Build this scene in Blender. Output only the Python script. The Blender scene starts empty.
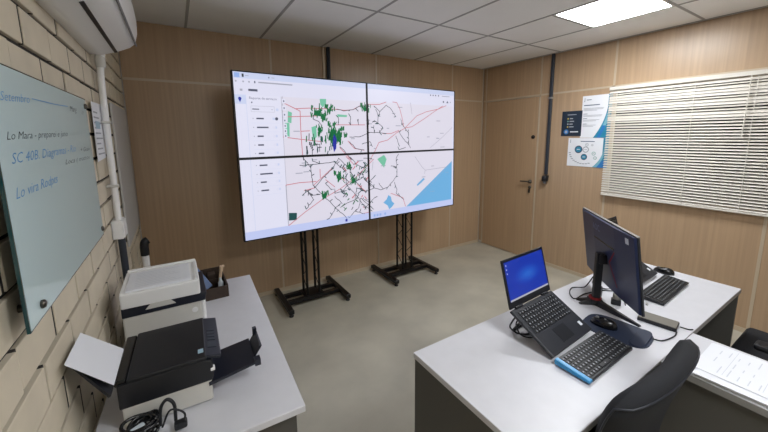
import bpy, bmesh, math, random
from mathutils import Vector, Matrix
random.seed(7)
S = bpy.context.scene
COL = S.collection

# ---------------------------------------------------------------- camera
cam = bpy.data.cameras.new('camera'); cam_o = bpy.data.objects.new('camera', cam); COL.objects.link(cam_o)
cam.sensor_fit = 'HORIZONTAL'; cam.sensor_width = 36.0
cam.lens = 330.954 / 768 * 36.0
cam.shift_x = 0.0; cam.shift_y = -29.76 / 768
cam.clip_start = 0.02
def cam_matrix(p, y, r, loc):
    F = Vector((math.sin(y)*math.cos(p), math.cos(y)*math.cos(p), math.sin(p)))
    Rr = Vector((math.cos(y), -math.sin(y), 0)); U = Rr.cross(F)
    R2 = math.cos(r)*Rr + math.sin(r)*U; U2 = -math.sin(r)*Rr + math.cos(r)*U
    m = Matrix((R2, U2, -F)).transposed().to_4x4(); m.translation = Vector(loc)
    return m
cam_o.matrix_world = cam_matrix(-0.1517, 0.5582, -0.01009, (0.314, -3.4021, 1.6299))
S.camera = cam_o

# ---------------------------------------------------------------- world, exposure, light levels
world = bpy.data.worlds.new('world'); S.world = world; world.use_nodes = True
world.node_tree.nodes['Background'].inputs[0].default_value = (0.5, 0.55, 0.6, 1)
world.node_tree.nodes['Background'].inputs[1].default_value = 0.05
S.view_settings.view_transform = 'Standard'; S.view_settings.look = 'None'
S.view_settings.gamma = 1.0; S.view_settings.use_curve_mapping = False
S.view_settings.exposure = 1.0
LED = 17.0        # ceiling LED panel
SCREEN = 0.47     # displays

# ---------------------------------------------------------------- room dimensions (metres)
W, H, YF = 4.137, 2.547, -4.95     # back-left floor corner is the origin, back wall y = 0

# ---------------------------------------------------------------- materials
def srgb(r, g, b):
    f = lambda c: (c/255/12.92) if c/255 <= .04045 else ((c/255+.055)/1.055)**2.4
    return (f(r), f(g), f(b), 1)
MATS = {}
def mat(name, col, rough=.5, metal=0., noise=None, coat=0., emit=None, spec=.5, bump=None):
    """noise=(scale xyz, amount, detail): colour variation; bump=(scale, strength)"""
    m = bpy.data.materials.new(name); m.use_nodes = True; MATS[name] = m
    nt = m.node_tree; b = nt.nodes['Principled BSDF']
    b.inputs['Base Color'].default_value = col; b.inputs['Roughness'].default_value = rough
    b.inputs['Metallic'].default_value = metal; b.inputs['Coat Weight'].default_value = coat
    b.inputs['Specular IOR Level'].default_value = spec
    if emit: b.inputs['Emission Color'].default_value = col; b.inputs['Emission Strength'].default_value = emit
    geo = nt.nodes.new('ShaderNodeNewGeometry')
    if noise:
        sc, amt, det = noise
        mp = nt.nodes.new('ShaderNodeMapping'); mp.inputs['Scale'].default_value = sc
        nz = nt.nodes.new('ShaderNodeTexNoise'); nz.inputs['Scale'].default_value = 1; nz.inputs['Detail'].default_value = det
        nt.links.new(geo.outputs['Position'], mp.inputs['Vector']); nt.links.new(mp.outputs[0], nz.inputs['Vector'])
        rp = nt.nodes.new('ShaderNodeValToRGB')
        rp.color_ramp.elements[0].position = .3; rp.color_ramp.elements[1].position = .7
        rp.color_ramp.elements[0].color = tuple(c*(1-amt) for c in col[:3])+(1,)
        rp.color_ramp.elements[1].color = tuple(min(1, c*(1+amt)) for c in col[:3])+(1,)
        nt.links.new(nz.outputs[0], rp.inputs[0]); nt.links.new(rp.outputs[0], b.inputs['Base Color'])
    if bump:
        nz = nt.nodes.new('ShaderNodeTexNoise'); nz.inputs['Scale'].default_value = bump[0]; nz.inputs['Detail'].default_value = 4
        nt.links.new(geo.outputs['Position'], nz.inputs['Vector'])
        bp = nt.nodes.new('ShaderNodeBump'); bp.inputs['Strength'].default_value = bump[1]; bp.inputs['Distance'].default_value = .002
        nt.links.new(nz.outputs[0], bp.inputs['Height']); nt.links.new(bp.outputs[0], b.inputs['Normal'])
    return m
def glow(name, col, k):
    m = bpy.data.materials.new(name); m.use_nodes = True; MATS[name] = m
    nt = m.node_tree; b = nt.nodes['Principled BSDF']
    b.inputs['Base Color'].default_value = (.01, .01, .01, 1); b.inputs['Roughness'].default_value = .4
    b.inputs['Emission Color'].default_value = col; b.inputs['Emission Strength'].default_value = k
    return m

mat('wood', srgb(183, 155, 125), .33, noise=((48, 48, 1.1), .085, 5))
mat('wood_door', srgb(181, 152, 121), .33, noise=((52, 52, 1.), .085, 5))
mat('strip', srgb(198, 182, 158), .45, .1)
mat('concrete', srgb(184, 179, 164), .42, noise=((2.6, 2.6, 2.6), .14, 9), bump=(30, .08))
mat('brick', srgb(214, 203, 182), .75, noise=((7, 7, 7), .07, 6), bump=(60, .15))
mat('mortar', srgb(48, 43, 39), .9, noise=((20, 20, 20), .25, 5))
mat('plaster', srgb(226, 224, 220), .8)
mat('tile', srgb(238, 238, 238), .8, noise=((3, 3, 3), .02, 3))
mat('tee', srgb(160, 160, 160), .6)
mat('white_plastic', srgb(240, 240, 240), .4)
mat('cream_plastic', srgb(210, 208, 202), .45)
mat('grey_plastic', srgb(120, 120, 122), .5)
mat('black_plastic', srgb(22, 24, 30), .42)
mat('black_gloss', srgb(14, 15, 18), .22)
mat('navy_plastic', srgb(25, 29, 42), .38)
mat('monitor_navy', srgb(50, 60, 94), .3)
mat('black_fabric', srgb(22, 24, 30), .85, bump=(400, .3))
mat('piping', srgb(28, 32, 42), .5)
mat('black_metal', srgb(17, 17, 19), .4, .2)
mat('dark_strip', srgb(48, 54, 64), .5)
mat('desk_top', srgb(214, 214, 220), .38, noise=((18, 18, 18), .02, 3))
mat('desk_panel', srgb(84, 82, 78), .55)
mat('desk_edge', srgb(140, 138, 136), .5)
mat('paper', srgb(234, 236, 242), .7)
mat('print_faint', srgb(206, 210, 220), .7)
mat('print_grey', srgb(170, 174, 182), .7)
mat('glass_board', srgb(206, 228, 232), .16, coat=.3)
mat('glass_edge', srgb(20, 62, 66), .15, coat=.5)
mat('ink_blue', srgb(78, 142, 198), .6)
mat('ink_black', srgb(34, 38, 44), .6)
mat('steel', srgb(190, 190, 190), .3, .9)
mat('chrome_dark', srgb(90, 86, 80), .3, .8)
mat('blind', srgb(228, 222, 212), .55)
mat('blind_rail', srgb(222, 217, 207), .5)
mat('window_dark', srgb(50, 44, 38), .3)
mat('grey_board', srgb(190, 188, 186), .6)
mat('blue_plastic', srgb(56, 150, 208), .3)
mat('red_line', srgb(150, 34, 40), .5)
mat('logo_grey', srgb(120, 136, 172), .4)
mat('sticker', srgb(226, 230, 236), .5)
mat('lightblue_sticker', srgb(165, 195, 212), .5)
mat('dark_wood', srgb(58, 44, 34), .6, noise=((40, 8, 40), .2, 4))
mat('beige', srgb(205, 178, 150), .7)
mat('phone_blue', srgb(92, 116, 158), .35)
mat('poster_navy', srgb(28, 44, 62), .5)
mat('poster_teal', srgb(36, 134, 168), .5)
mat('poster_teal2', srgb(120, 178, 198), .5)
mat('poster_blue', srgb(40, 120, 190), .5)
mat('poster_text', srgb(60, 84, 110), .6)
mat('poster_green', srgb(120, 170, 160), .6)
mat('poster_yellow', srgb(220, 190, 80), .6)
mat('key', srgb(36, 37, 40), .45)
mat('key_mark', srgb(128, 132, 138), .5)
mat('laptop_dark', srgb(44, 46, 52), .4)
mat('pad_navy', srgb(26, 38, 62), .55)
mat('device_grey', srgb(120, 116, 108), .45)
mat('clear', srgb(205, 215, 222), .2)
mat('hole', srgb(40, 36, 32), .9)
glow('led', (.955, .98, 1, 1), LED)
glow('s_white', srgb(226, 226, 246), SCREEN)
glow('s_side', srgb(229, 229, 248), SCREEN)
glow('s_chrome', srgb(205, 214, 244), SCREEN)
glow('s_chrome2', srgb(150, 180, 238), SCREEN)
glow('s_task', srgb(196, 206, 246), SCREEN)
glow('s_map', srgb(226, 222, 237), SCREEN)
glow('s_sea', srgb(112, 178, 226), SCREEN)
glow('s_green', srgb(120, 196, 166), SCREEN)
glow('s_gdark', srgb(18, 110, 64), SCREEN)
glow('s_teal', srgb(22, 76, 78), SCREEN)
glow('s_blue', srgb(26, 40, 160), SCREEN)
glow('s_red', srgb(204, 122, 132), SCREEN)
glow('s_black', srgb(40, 50, 56), SCREEN)
glow('s_grey', srgb(170, 172, 186), SCREEN)
glow('s_text', srgb(84, 88, 108), SCREEN)
glow('s_desktop', srgb(14, 52, 176), SCREEN*.9)
for k_ in range(6): glow('s_desk%d' % k_, srgb(14+4*k_, 56+9*k_, 180+6*k_), SCREEN*.9)

# ---------------------------------------------------------------- mesh helpers
def XF(loc=(0, 0, 0), rx=0, ry=0, rz=0):
    return Matrix.Translation(loc) @ Matrix.Rotation(rz, 4, 'Z') @ Matrix.Rotation(ry, 4, 'Y') @ Matrix.Rotation(rx, 4, 'X')
class G:
    """collects geometry for ONE mesh object"""
    def __init__(s): s.v = []; s.f = []; s.m = []; s.sm = []
    def add(s, vs, fs, mi=0, M=None, smooth=False):
        o = len(s.v)
        s.v += [tuple(M @ Vector(p)) if M else tuple(p) for p in vs]
        for f in fs: s.f.append([i+o for i in f]); s.m.append(mi); s.sm.append(smooth)
        return s
    def box(s, x0, x1, y0, y1, z0, z1, mi=0, M=None, bev=0, seg=2):
        bm = bmesh.new()
        vs = [bm.verts.new(p) for p in ((x0,y0,z0),(x1,y0,z0),(x1,y1,z0),(x0,y1,z0),(x0,y0,z1),(x1,y0,z1),(x1,y1,z1),(x0,y1,z1))]
        for f in ((0,3,2,1),(4,5,6,7),(0,1,5,4),(1,2,6,5),(2,3,7,6),(3,0,4,7)): bm.faces.new([vs[i] for i in f])
        if bev: bmesh.ops.bevel(bm, geom=list(bm.edges), offset=bev, segments=seg, affect='EDGES', profile=.5)
        return s.bm(bm, mi, M, bool(bev) and seg > 2)
    def bm(s, bm, mi=0, M=None, smooth=False):
        bm.verts.index_update()
        s.add([v.co[:] for v in bm.verts], [[v.index for v in f.verts] for f in bm.faces], mi, M, smooth); bm.free(); return s
    def prism(s, prof, a0, a1, axis='y', mi=0, M=None, bev=0, seg=2, bev_all=True):
        """closed 2-D profile extruded along an axis; profile coords are the other two axes in xyz order"""
        def P(p, a): return {'x': (a, p[0], p[1]), 'y': (p[0], a, p[1]), 'z': (p[0], p[1], a)}[axis]
        bm = bmesh.new()
        A = [bm.verts.new(P(p, a0)) for p in prof]; B = [bm.verts.new(P(p, a1)) for p in prof]; n = len(prof)
        for i in range(n): bm.faces.new((A[i], A[(i+1) % n], B[(i+1) % n], B[i]))
        c0 = bm.faces.new(A[::-1]); c1 = bm.faces.new(B)
        bmesh.ops.recalc_face_normals(bm, faces=bm.faces)
        if bev:
            e = list(bm.edges) if bev_all else list(set(c0.edges) | set(c1.edges))
            bmesh.ops.bevel(bm, geom=e, offset=bev, segments=seg, affect='EDGES', profile=.5)
        return s.bm(bm, mi, M, bool(bev) and seg > 2)
    def tube(s, pts, r, seg=8, mi=0, M=None, closed=False):
        pts = [Vector(p) for p in pts]; n = len(pts); vs = []; fs = []
        rr = r if isinstance(r, (list, tuple)) else [r]*n
        up = None
        for i, p in enumerate(pts):
            t = (pts[(i+1) % n]-pts[i-1]) if closed else (pts[min(i+1, n-1)]-pts[max(i-1, 0)])
            t.normalize()
            if up is None: up = Vector((0, 0, 1)) if abs(t.z) < .9 else Vector((1, 0, 0))
            a = t.cross(up); a.normalize(); b = a.cross(t); up = b
            for k in range(seg):
                q = 2*math.pi*k/seg; vs.append(tuple(p+(a*math.cos(q)+b*math.sin(q))*rr[i]))
        for i in range(n if closed else n-1):
            j = (i+1) % n
            for k in range(seg):
                l = (k+1) % seg; fs.append((i*seg+k, j*seg+k, j*seg+l, i*seg+l))
        s.add(vs, fs, mi, M, True)
        if not closed: s.add(vs[:seg], [list(range(seg))], mi, M); s.add(vs[-seg:], [list(range(seg))[::-1]], mi, M)
        return s
    def lathe(s, prof, seg=20, mi=0, M=None):
        """prof: list of (r, z)"""
        vs = []; fs = []; n = len(prof)
        for r, z in prof:
            for k in range(seg): vs.append((r*math.cos(2*math.pi*k/seg), r*math.sin(2*math.pi*k/seg), z))
        for i in range(n-1):
            for k in range(seg):
                l = (k+1) % seg; fs.append((i*seg+k, i*seg+l, (i+1)*seg+l, (i+1)*seg+k))
        s.add(vs, fs, mi, M, True)
        if prof[0][0] > 1e-6: s.add(vs[:seg], [list(range(seg))[::-1]], mi, M)
        if prof[-1][0] > 1e-6: s.add(vs[-seg:], [list(range(seg))], mi, M)
        return s
    def mesh(s, name, mats):
        me = bpy.data.meshes.new(name); me.from_pydata(s.v, [], s.f)
        for m in mats: me.materials.append(MATS[m])
        me.polygons.foreach_set('material_index', s.m); me.polygons.foreach_set('use_smooth', s.sm)
        me.update(); return me
def link(name, me, parent=None, M=None):
    o = bpy.data.objects.new(name, me); COL.objects.link(o)
    if parent is not None: o.parent = parent
    if M is not None: o.matrix_basis = M
    return o
def obj(name, g, mats, parent=None, M=None):
    return link(name, g.mesh(name, [mats] if isinstance(mats, str) else mats), parent, M)
def tag(o, label, cat, group=None):
    o['label'] = label; o['category'] = cat
    if group: o['group'] = group
    return o
def thing(name, label, cat, loc=(0, 0, 0), rz=0, group=None):
    o = bpy.data.objects.new(name, None); COL.objects.link(o); o.location = loc; o.rotation_euler = (0, 0, rz)
    o.empty_display_size = .05
    return tag(o, label, cat, group)
def struct(name, g, mats):
    o = obj(name, g, mats); o['kind'] = 'structure'; return o
def copy_tree(o, parent=None):
    c = o.copy(); COL.objects.link(c); c.parent = parent
    for ch in [x for x in bpy.data.objects if x.parent == o]: copy_tree(ch, c)
    return c
def curve(pts, n=8):
    """Catmull-Rom through points"""
    P = [Vector(p) for p in pts]; P = [P[0]*2-P[1]] + P + [P[-1]*2-P[-2]]; out = []
    for i in range(1, len(P)-2):
        a, b, c, d = P[i-1:i+3]
        for k in range(n):
            t = k/n
            out.append(.5*((2*b)+(c-a)*t+(2*a-5*b+4*c-d)*t*t+(3*b-a-3*c+d)*t**3))
    return out+[P[-2]]

def clip(poly, r):
    x0, x1, y0, y1 = r
    for ax, lim, sg in ((0, x0, 1), (0, x1, -1), (1, y0, 1), (1, y1, -1)):
        out = []
        for i in range(len(poly)):
            a, b = poly[i-1], poly[i]; da = sg*(a[ax]-lim); db = sg*(b[ax]-lim)
            if da*db < 0:
                t = da/(da-db); out.append((a[0]+(b[0]-a[0])*t, a[1]+(b[1]-a[1])*t))
            if db >= 0: out.append(b)
        poly = out
        if len(poly) < 3: return None
    return poly
def text_polys(body, size, align='LEFT', shear=0, thin=0):
    c = bpy.data.curves.new('t', 'FONT'); c.body = body; c.size = size; c.align_x = align; c.shear = shear; c.resolution_u = 2; c.offset = -thin
    o = bpy.data.objects.new('t', c); COL.objects.link(o)
    bpy.context.view_layer.update()
    me = o.evaluated_get(bpy.context.evaluated_depsgraph_get()).to_mesh()
    ps = [[(me.vertices[i].co.x, me.vertices[i].co.y) for i in p.vertices] for p in me.polygons]
    o.evaluated_get(bpy.context.evaluated_depsgraph_get()).to_mesh_clear()
    bpy.data.objects.remove(o); bpy.data.curves.remove(c); return ps
class Flat:
    """flat print on a surface: polygons in (u, v) metres, stacked in layers a fraction of a millimetre apart"""
    def __init__(s, origin, U, V, N, rect=None, step=.0003):
        s.o, s.U, s.V, s.N = Vector(origin), Vector(U), Vector(V), Vector(N); s.g = G(); s.mats = []; s.rect = rect; s.step = step
    def poly(s, pts, m, layer=1):
        p = clip(list(pts), s.rect) if s.rect else list(pts)
        if not p: return
        if m not in s.mats: s.mats.append(m)
        s.g.add([s.o+s.U*a+s.V*b+s.N*(s.step*layer) for a, b in p], [list(range(len(p)))], s.mats.index(m))
    def rect_(s, u0, u1, v0, v1, m, layer=1): s.poly([(u0, v0), (u1, v0), (u1, v1), (u0, v1)], m, layer)
    def line(s, pts, w, m, layer=2):
        for a, b in zip(pts[:-1], pts[1:]):
            d = Vector((b[0]-a[0], b[1]-a[1]))
            if d.length < 1e-6: continue
            d.normalize(); e = d*w*.3; n = Vector((-d.y, d.x))*w/2
            s.poly([(a[0]-e.x-n.x, a[1]-e.y-n.y), (b[0]+e.x-n.x, b[1]+e.y-n.y), (b[0]+e.x+n.x, b[1]+e.y+n.y), (a[0]-e.x+n.x, a[1]-e.y+n.y)], m, layer)
    def disc(s, u, v, r, m, layer=2, n=14, squash=1):
        s.poly([(u+r*math.cos(2*math.pi*k/n), v+r*squash*math.sin(2*math.pi*k/n)) for k in range(n)], m, layer)
    def text(s, body, u, v, size, m, layer=3, width=None, shear=0, rot=0, thin=0):
        ps = text_polys(body, size, shear=shear, thin=thin)
        k = 1
        if width:
            mx = max(p[0] for q in ps for p in q); k = width/mx
        c, sn = math.cos(rot), math.sin(rot)
        for p in ps: s.poly([(u+a*k*c-b*sn, v+a*k*sn+b*c) for a, b in p], m, layer)
    def build(s, name, parent=None): return obj(name, s.g, s.mats, parent)

RED=[[(0.157,0.835),(0.202,0.799),(0.219,0.785),(0.218,0.654),(0.22,0.509)],[(0.202,0.799),(0.253,0.806),(0.357,0.806)],[(0.174,0.748),(0.283,0.758)],[(0.358,0.702),(0.488,0.704)],[(0.35,0.806),(0.398,0.801),(0.434,0.807),(0.467,0.836)],[(0.218,0.659),(0.252,0.662)],[(0.408,0.592),(0.436,0.539),(0.481,0.523)],[(0.371,0.548),(0.42,0.458)],[(0.153,0.624),(0.217,0.608),(0.292,0.592)],[(0.152,0.322),(0.203,0.33),(0.268,0.328)],[(0.153,0.057),(0.219,0.132),(0.295,0.207),(0.367,0.261),(0.436,0.329),(0.526,0.455)],[(0.257,0.305),(0.343,0.419)],[(0.219,0.275),(0.26,0.286)],[(0.285,0.407),(0.285,0.351)],[(0.397,0.485),(0.429,0.43)],[(0.443,0.281),(0.486,0.219)],[(0.306,0.335),(0.344,0.278)],[(0.533,0.512),(0.554,0.576),(0.599,0.593),(0.647,0.647),(0.696,0.684),(0.733,0.694),(0.81,0.763),(0.859,0.811),(0.921,0.868)],[(0.696,0.688),(0.761,0.78),(0.819,0.815),(0.89,0.839),(0.943,0.872)],[(0.628,0.876),(0.649,0.874),(0.666,0.825),(0.679,0.752),(0.686,0.691)],[(0.575,0.642),(0.617,0.641),(0.66,0.666)],[(0.499,0.848),(0.561,0.853),(0.594,0.873)],[(0.497,0.42),(0.528,0.5),(0.537,0.524)],[(0.612,0.182),(0.678,0.135),(0.692,0.062)],[(0.462,0.057),(0.496,0.061)]]
BLK=[[(0.267,0.737),(0.289,0.722),(0.301,0.696)],[(0.257,0.506),(0.259,0.57),(0.288,0.574),(0.287,0.526)],[(0.364,0.807),(0.394,0.796),(0.434,0.807),(0.471,0.836),(0.513,0.837)],[(0.416,0.619),(0.46,0.619),(0.51,0.65)],[(0.415,0.586),(0.443,0.537),(0.481,0.526)],[(0.369,0.751),(0.369,0.702)],[(0.422,0.759),(0.422,0.703)],[(0.458,0.743),(0.458,0.704)],[(0.278,0.58),(0.278,0.516)],[(0.372,0.554),(0.406,0.496),(0.42,0.458)],[(0.207,0.442),(0.257,0.443),(0.348,0.451)],[(0.222,0.492),(0.249,0.423),(0.254,0.306),(0.299,0.215),(0.356,0.111),(0.392,0.042)],[(0.26,0.286),(0.283,0.326),(0.343,0.419),(0.364,0.475)],[(0.344,0.457),(0.395,0.375),(0.393,0.289),(0.442,0.193),(0.484,0.087)],[(0.364,0.475),(0.412,0.399),(0.435,0.303),(0.486,0.212)],[(0.211,0.245),(0.234,0.272),(0.254,0.206),(0.223,0.15)],[(0.223,0.28),(0.251,0.238),(0.281,0.238)],[(0.365,0.129),(0.398,0.155),(0.433,0.171),(0.443,0.261)],[(0.315,0.062),(0.34,0.122),(0.365,0.156)],[(0.404,0.045),(0.449,0.11),(0.459,0.176),(0.521,0.078)],[(0.343,0.233),(0.375,0.24),(0.401,0.281),(0.47,0.325)],[(0.342,0.213),(0.373,0.154)],[(0.417,0.477),(0.446,0.422),(0.48,0.391)],[(0.453,0.34),(0.489,0.377)],[(0.305,0.31),(0.331,0.261)],[(0.257,0.465),(0.286,0.444)],[(0.391,0.217),(0.367,0.261)],[(0.431,0.086),(0.475,0.055)],[(0.533,0.839),(0.561,0.801),(0.594,0.85),(0.619,0.822),(0.644,0.769)],[(0.551,0.713),(0.552,0.771),(0.541,0.817)],[(0.503,0.651),(0.559,0.648),(0.592,0.641)],[(0.561,0.801),(0.552,0.759)],[(0.556,0.713),(0.576,0.683),(0.559,0.648)],[(0.66,0.653),(0.682,0.603),(0.714,0.552),(0.723,0.526)],[(0.714,0.552),(0.71,0.653),(0.683,0.697),(0.67,0.752)],[(0.643,0.623),(0.655,0.567)],[(0.496,0.7),(0.506,0.706),(0.505,0.746)],[(0.524,0.724),(0.54,0.73)],[(0.531,0.654),(0.531,0.7)],[(0.479,0.573),(0.51,0.584),(0.521,0.548)],[(0.659,0.517),(0.695,0.534)],[(0.657,0.484),(0.643,0.452),(0.646,0.318),(0.627,0.281),(0.594,0.232),(0.558,0.219),(0.528,0.237),(0.503,0.286)],[(0.55,0.273),(0.572,0.223)],[(0.503,0.293),(0.529,0.327)],[(0.477,0.466),(0.51,0.463)],[(0.614,0.395),(0.642,0.386)],[(0.632,0.266),(0.645,0.21),(0.64,0.177),(0.683,0.12)],[(0.479,0.098),(0.527,0.166)],[(0.472,0.126),(0.513,0.064)],[(0.465,0.229),(0.498,0.223),(0.524,0.238)],[(0.467,0.355),(0.483,0.302),(0.503,0.274)],[(0.476,0.163),(0.509,0.13)]]
GRY=[[(0.999,0.708),(0.923,0.612),(0.84,0.52)],[(0.749,0.457),(0.79,0.37),(0.811,0.339),(0.806,0.311)],[(0.811,0.339),(0.956,0.352)],[(0.517,0.374),(0.523,0.437)],[(0.697,0.047),(0.877,0.243),(0.992,0.409)],[(0.158,0.869),(0.153,0.624)],[(0.725,0.878),(0.733,0.792)],[(0.152,0.322),(0.153,0.045)]]
P_SEA=[[(0.707,0.044),(0.769,0.124),(0.877,0.251),(0.994,0.408),(0.995,0.023),(0.983,0.018)]]
P_LAKE=[[(0.571,0.117),(0.589,0.14),(0.598,0.171),(0.612,0.155),(0.616,0.12),(0.63,0.097),(0.616,0.073),(0.602,0.058),(0.593,0.091)]]
P_RIVER=[[(0.759,0.225),(0.779,0.251),(0.8,0.276),(0.809,0.265),(0.785,0.236),(0.764,0.215)]]
P_GREEN=[[(0.544,0.454),(0.579,0.483),(0.592,0.45),(0.578,0.386)],[(0.296,0.868),(0.322,0.87),(0.321,0.839),(0.307,0.814),(0.298,0.832)],[(0.175,0.783),(0.189,0.774),(0.185,0.709),(0.172,0.714)],[(0.259,0.685),(0.278,0.695),(0.278,0.622),(0.263,0.601)],[(0.161,0.713),(0.178,0.709),(0.176,0.624),(0.162,0.634)],[(0.366,0.773),(0.408,0.769),(0.406,0.755),(0.366,0.756)]]
P_DARK=[[(0.157,0.141),(0.187,0.134),(0.185,0.087),(0.156,0.091)]]
P_G=[[(0.262,0.803),(0.291,0.808),(0.31,0.791),(0.303,0.743),(0.283,0.748),(0.264,0.752)],[(0.32,0.81),(0.344,0.819),(0.353,0.799),(0.329,0.771),(0.319,0.781)],[(0.3,0.769),(0.319,0.77),(0.321,0.717),(0.305,0.727)],[(0.327,0.702),(0.351,0.707),(0.356,0.653),(0.395,0.675),(0.405,0.62),(0.379,0.565),(0.358,0.56),(0.337,0.556),(0.308,0.589),(0.309,0.621),(0.326,0.648)],[(0.281,0.685),(0.298,0.696),(0.3,0.648),(0.283,0.622)],[(0.471,0.834),(0.509,0.831),(0.505,0.791),(0.478,0.795)],[(0.342,0.368),(0.37,0.365),(0.381,0.324),(0.36,0.301)],[(0.415,0.346),(0.44,0.309),(0.435,0.276),(0.418,0.285)],[(0.292,0.23),(0.31,0.233),(0.31,0.2),(0.293,0.2)],[(0.399,0.413),(0.416,0.414),(0.411,0.386),(0.401,0.39)],[(0.483,0.836),(0.506,0.832),(0.504,0.803),(0.484,0.808)]]
P_BLUE=[[(0.344,0.615),(0.349,0.642),(0.359,0.609),(0.356,0.544),(0.346,0.517),(0.341,0.566)]]

# ================================================================ THE SETTING
struct('floor', G().box(-.2, W+.2, YF-.2, .2, -.1, 0), 'concrete')
# --- back wall: wood-grain partition panels between pale metal strips
wb = struct('wall_back', G().box(-.2, W+.2, .012, .15, 0, H+.1), 'plaster')
ex = [0, 1.165, 2.35, 3.535, W]
for i in range(4):
    for z0, z1 in ((.04, 2.092), (2.108, H)):
        obj('wood_panel', G().box(ex[i]+.006, ex[i+1]-.006, 0, .012, z0, z1), 'wood', wb)
for x in ex[1:4]+[W-.014]: obj('metal_strip', G().box(x-.009, x+.009, -.002, .012, .04, H), 'strip', wb)
obj('metal_strip', G().box(0, W, -.003, .012, 2.09, 2.11), 'strip', wb)
obj('base_channel', G().box(0, W, -.006, .012, 0, .04), 'strip', wb)
# --- right wall
wr = struct('wall_right', G().box(W+.012, W+.15, YF, 0, 0, H+.1), 'plaster')
ey = [0, -.065, -.90, -1.703, -2.856, -4.01, YF]
for i in range(6):
    for z0, z1 in ((.04, 2.092), (2.108, H)):
        if i == 1 and z0 < 1: continue
        obj('wood_panel', G().box(W, W+.012, ey[i+1]+.006, ey[i]-.006, z0, z1), 'wood', wr)
for i, y in enumerate(ey[1:6]): obj('metal_strip', G().box(W-.003, W+.012, y-.010, y+.010, .0, H), 'strip', wr)
obj('metal_strip', G().box(W-.003, W+.012, YF, 0, 2.09, 2.11), 'strip', wr)
obj('base_channel', G().box(W-.006, W+.012, YF, -.92, 0, .04), 'strip', wr)
# --- door in the right wall
dr = struct('door_1', G().box(W-.004, W+.03, -.884, -.08, .008, 2.083, bev=.002, seg=1), 'wood_door')
h = obj('door_handle', G().lathe([(.024, 0), (.024, .008), (.012, .012), (.012, .045)], 14, M=XF((W-.004, -.83, 1.03), ry=-math.pi/2))
        .tube(curve([(W-.045, -.83, 1.03), (W-.05, -.80, 1.032), (W-.05, -.76, 1.03), (W-.048, -.715, 1.027)], 5), .009, 8), 'chrome_dark', dr)
h['label'] = 'dark metal lever handle'
obj('lock_plate', G().lathe([(.02, 0), (.02, .01), (0, .012)], 14, M=XF((W-.004, -.83, .955), ry=-math.pi/2))
    .box(W-.028, W-.012, -.833, -.827, .93, .96).box(W-.024, W-.02, -.842, -.818, .885, .93), 'chrome_dark', dr)
obj('peephole', G().lathe([(.024, 0), (.024, .01), (.012, .016), (0, .016)], 16, M=XF((W-.004, -.837, 1.594), ry=-math.pi/2)), 'black_gloss', dr)
# --- window behind the blind
wn = struct('window_1', G().box(W-.012, W-.002, -2.98, -1.74, 1.03, 2.05), 'window_dark')
for a in ((-2.99, -2.95, 1.0, 2.07), (-1.75, -1.71, 1.0, 2.07)): obj('window_frame', G().box(W-.018, W-.002, a[0], a[1], a[2], a[3]), 'strip', wn)
# --- left wall: large cream blocks with raked dark joints
wl = struct('wall_left', G().box(-.15, -.011, YF, 0, 0, H+.1), 'mortar')
heads = G()
BL_, BH_, J = .2365, .11, .014
variants = []
for k in range(6):
    r = random.Random(k); g = G(); d = r.uniform(-.0025, .0025)
    g.box(-.02, d, -(BL_-J)/2, (BL_-J)/2, -(BH_-J)/2, (BH_-J)/2, bev=.0015, seg=1); variants.append(g.mesh('brick', ['brick']))
for c in range(24):
    z = c*BH_+BH_/2
    if z+BH_/2 > H+.12: break
    off = -2.12 if c % 2 == 1 else -2.0
    j0 = off - 3*BL_
    for i in range(14):
        y = j0+i*BL_+BL_/2
        heads.box(-.012, -.003, y-BL_/2-J/2, y-BL_/2+J/2, z-(BH_-J)/2, z+(BH_-J)/2)
        if y-BL_/2 > -.02: break
        if z < .4 and y < -.9 and y > -2.6: pass
        y1 = min(y+BL_/2, -.004)
        if y1-y < BL_/2-.001:
            wdt = y1-(y-BL_/2)-J
            if wdt < .03: continue
            obj('brick', G().box(-.02, 0, -wdt/2, wdt/2, -(BH_-J)/2, (BH_-J)/2, bev=.0015, seg=1), 'brick', wl, Matrix.Translation((0, (y-BL_/2+y1)/2, z)))
        else:
            link('brick', variants[random.randrange(6)], wl, Matrix.Translation((0, y, z)))
obj('head_joint', heads, 'mortar', wl)['kind'] = 'stuff'
g = G().box(-.02, -.001, YF, -2.85, 0, H); obj('plain_block_face', g, 'brick', wl)
# --- wall behind the camera
struct('wall_front', G().box(-.15, W+.15, YF-.15, YF, 0, H+.1), 'plaster')
# --- ceiling: mineral tiles in a tee-bar grid
ce = struct('ceiling', G().box(-.15, W+.15, YF-.15, .15, H+.018, H+.1), 'tee')
gx = [0, .475, 1.08, 1.685, 2.29, 2.895, 3.50, 4.105, W]; gy = [0, -1.14, -2.35, -3.56, -4.77, YF]
LX0, LX1, LY0, LY1 = 2.895, 3.50, -2.35, -1.77
for i in range(8):
    if gx[i+1]-gx[i] < .05: continue
    for k in range(5):
        y0, y1 = gy[k+1], gy[k]
        if i == 5 and k == 1: y0 = LY1
        if i == 2 and k == 3: y1 = -4.145
        obj('ceiling_tile', G().box(gx[i]+.008, gx[i+1]-.008, y0+.008, y1-.008, H+.001, H+.018, bev=.002, seg=1), 'tile', ce)
for x in gx[1:8]: obj('tee_bar', G().box(x-.0095, x+.0095, YF, 0, H-.002, H+.012), 'tee', ce)
for y in gy[1:5]: obj('tee_bar', G().box(0, W, y-.0095, y+.0095, H-.0015, H+.012), 'tee', ce)
obj('tee_bar', G().box(LX0, LX1, LY1-.011, LY1+.011, H-.0015, H+.012), 'tee', ce)
obj('tee_bar', G().box(1.08, 1.685, -4.156, -4.134, H-.0015, H+.012), 'tee', ce)

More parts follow.
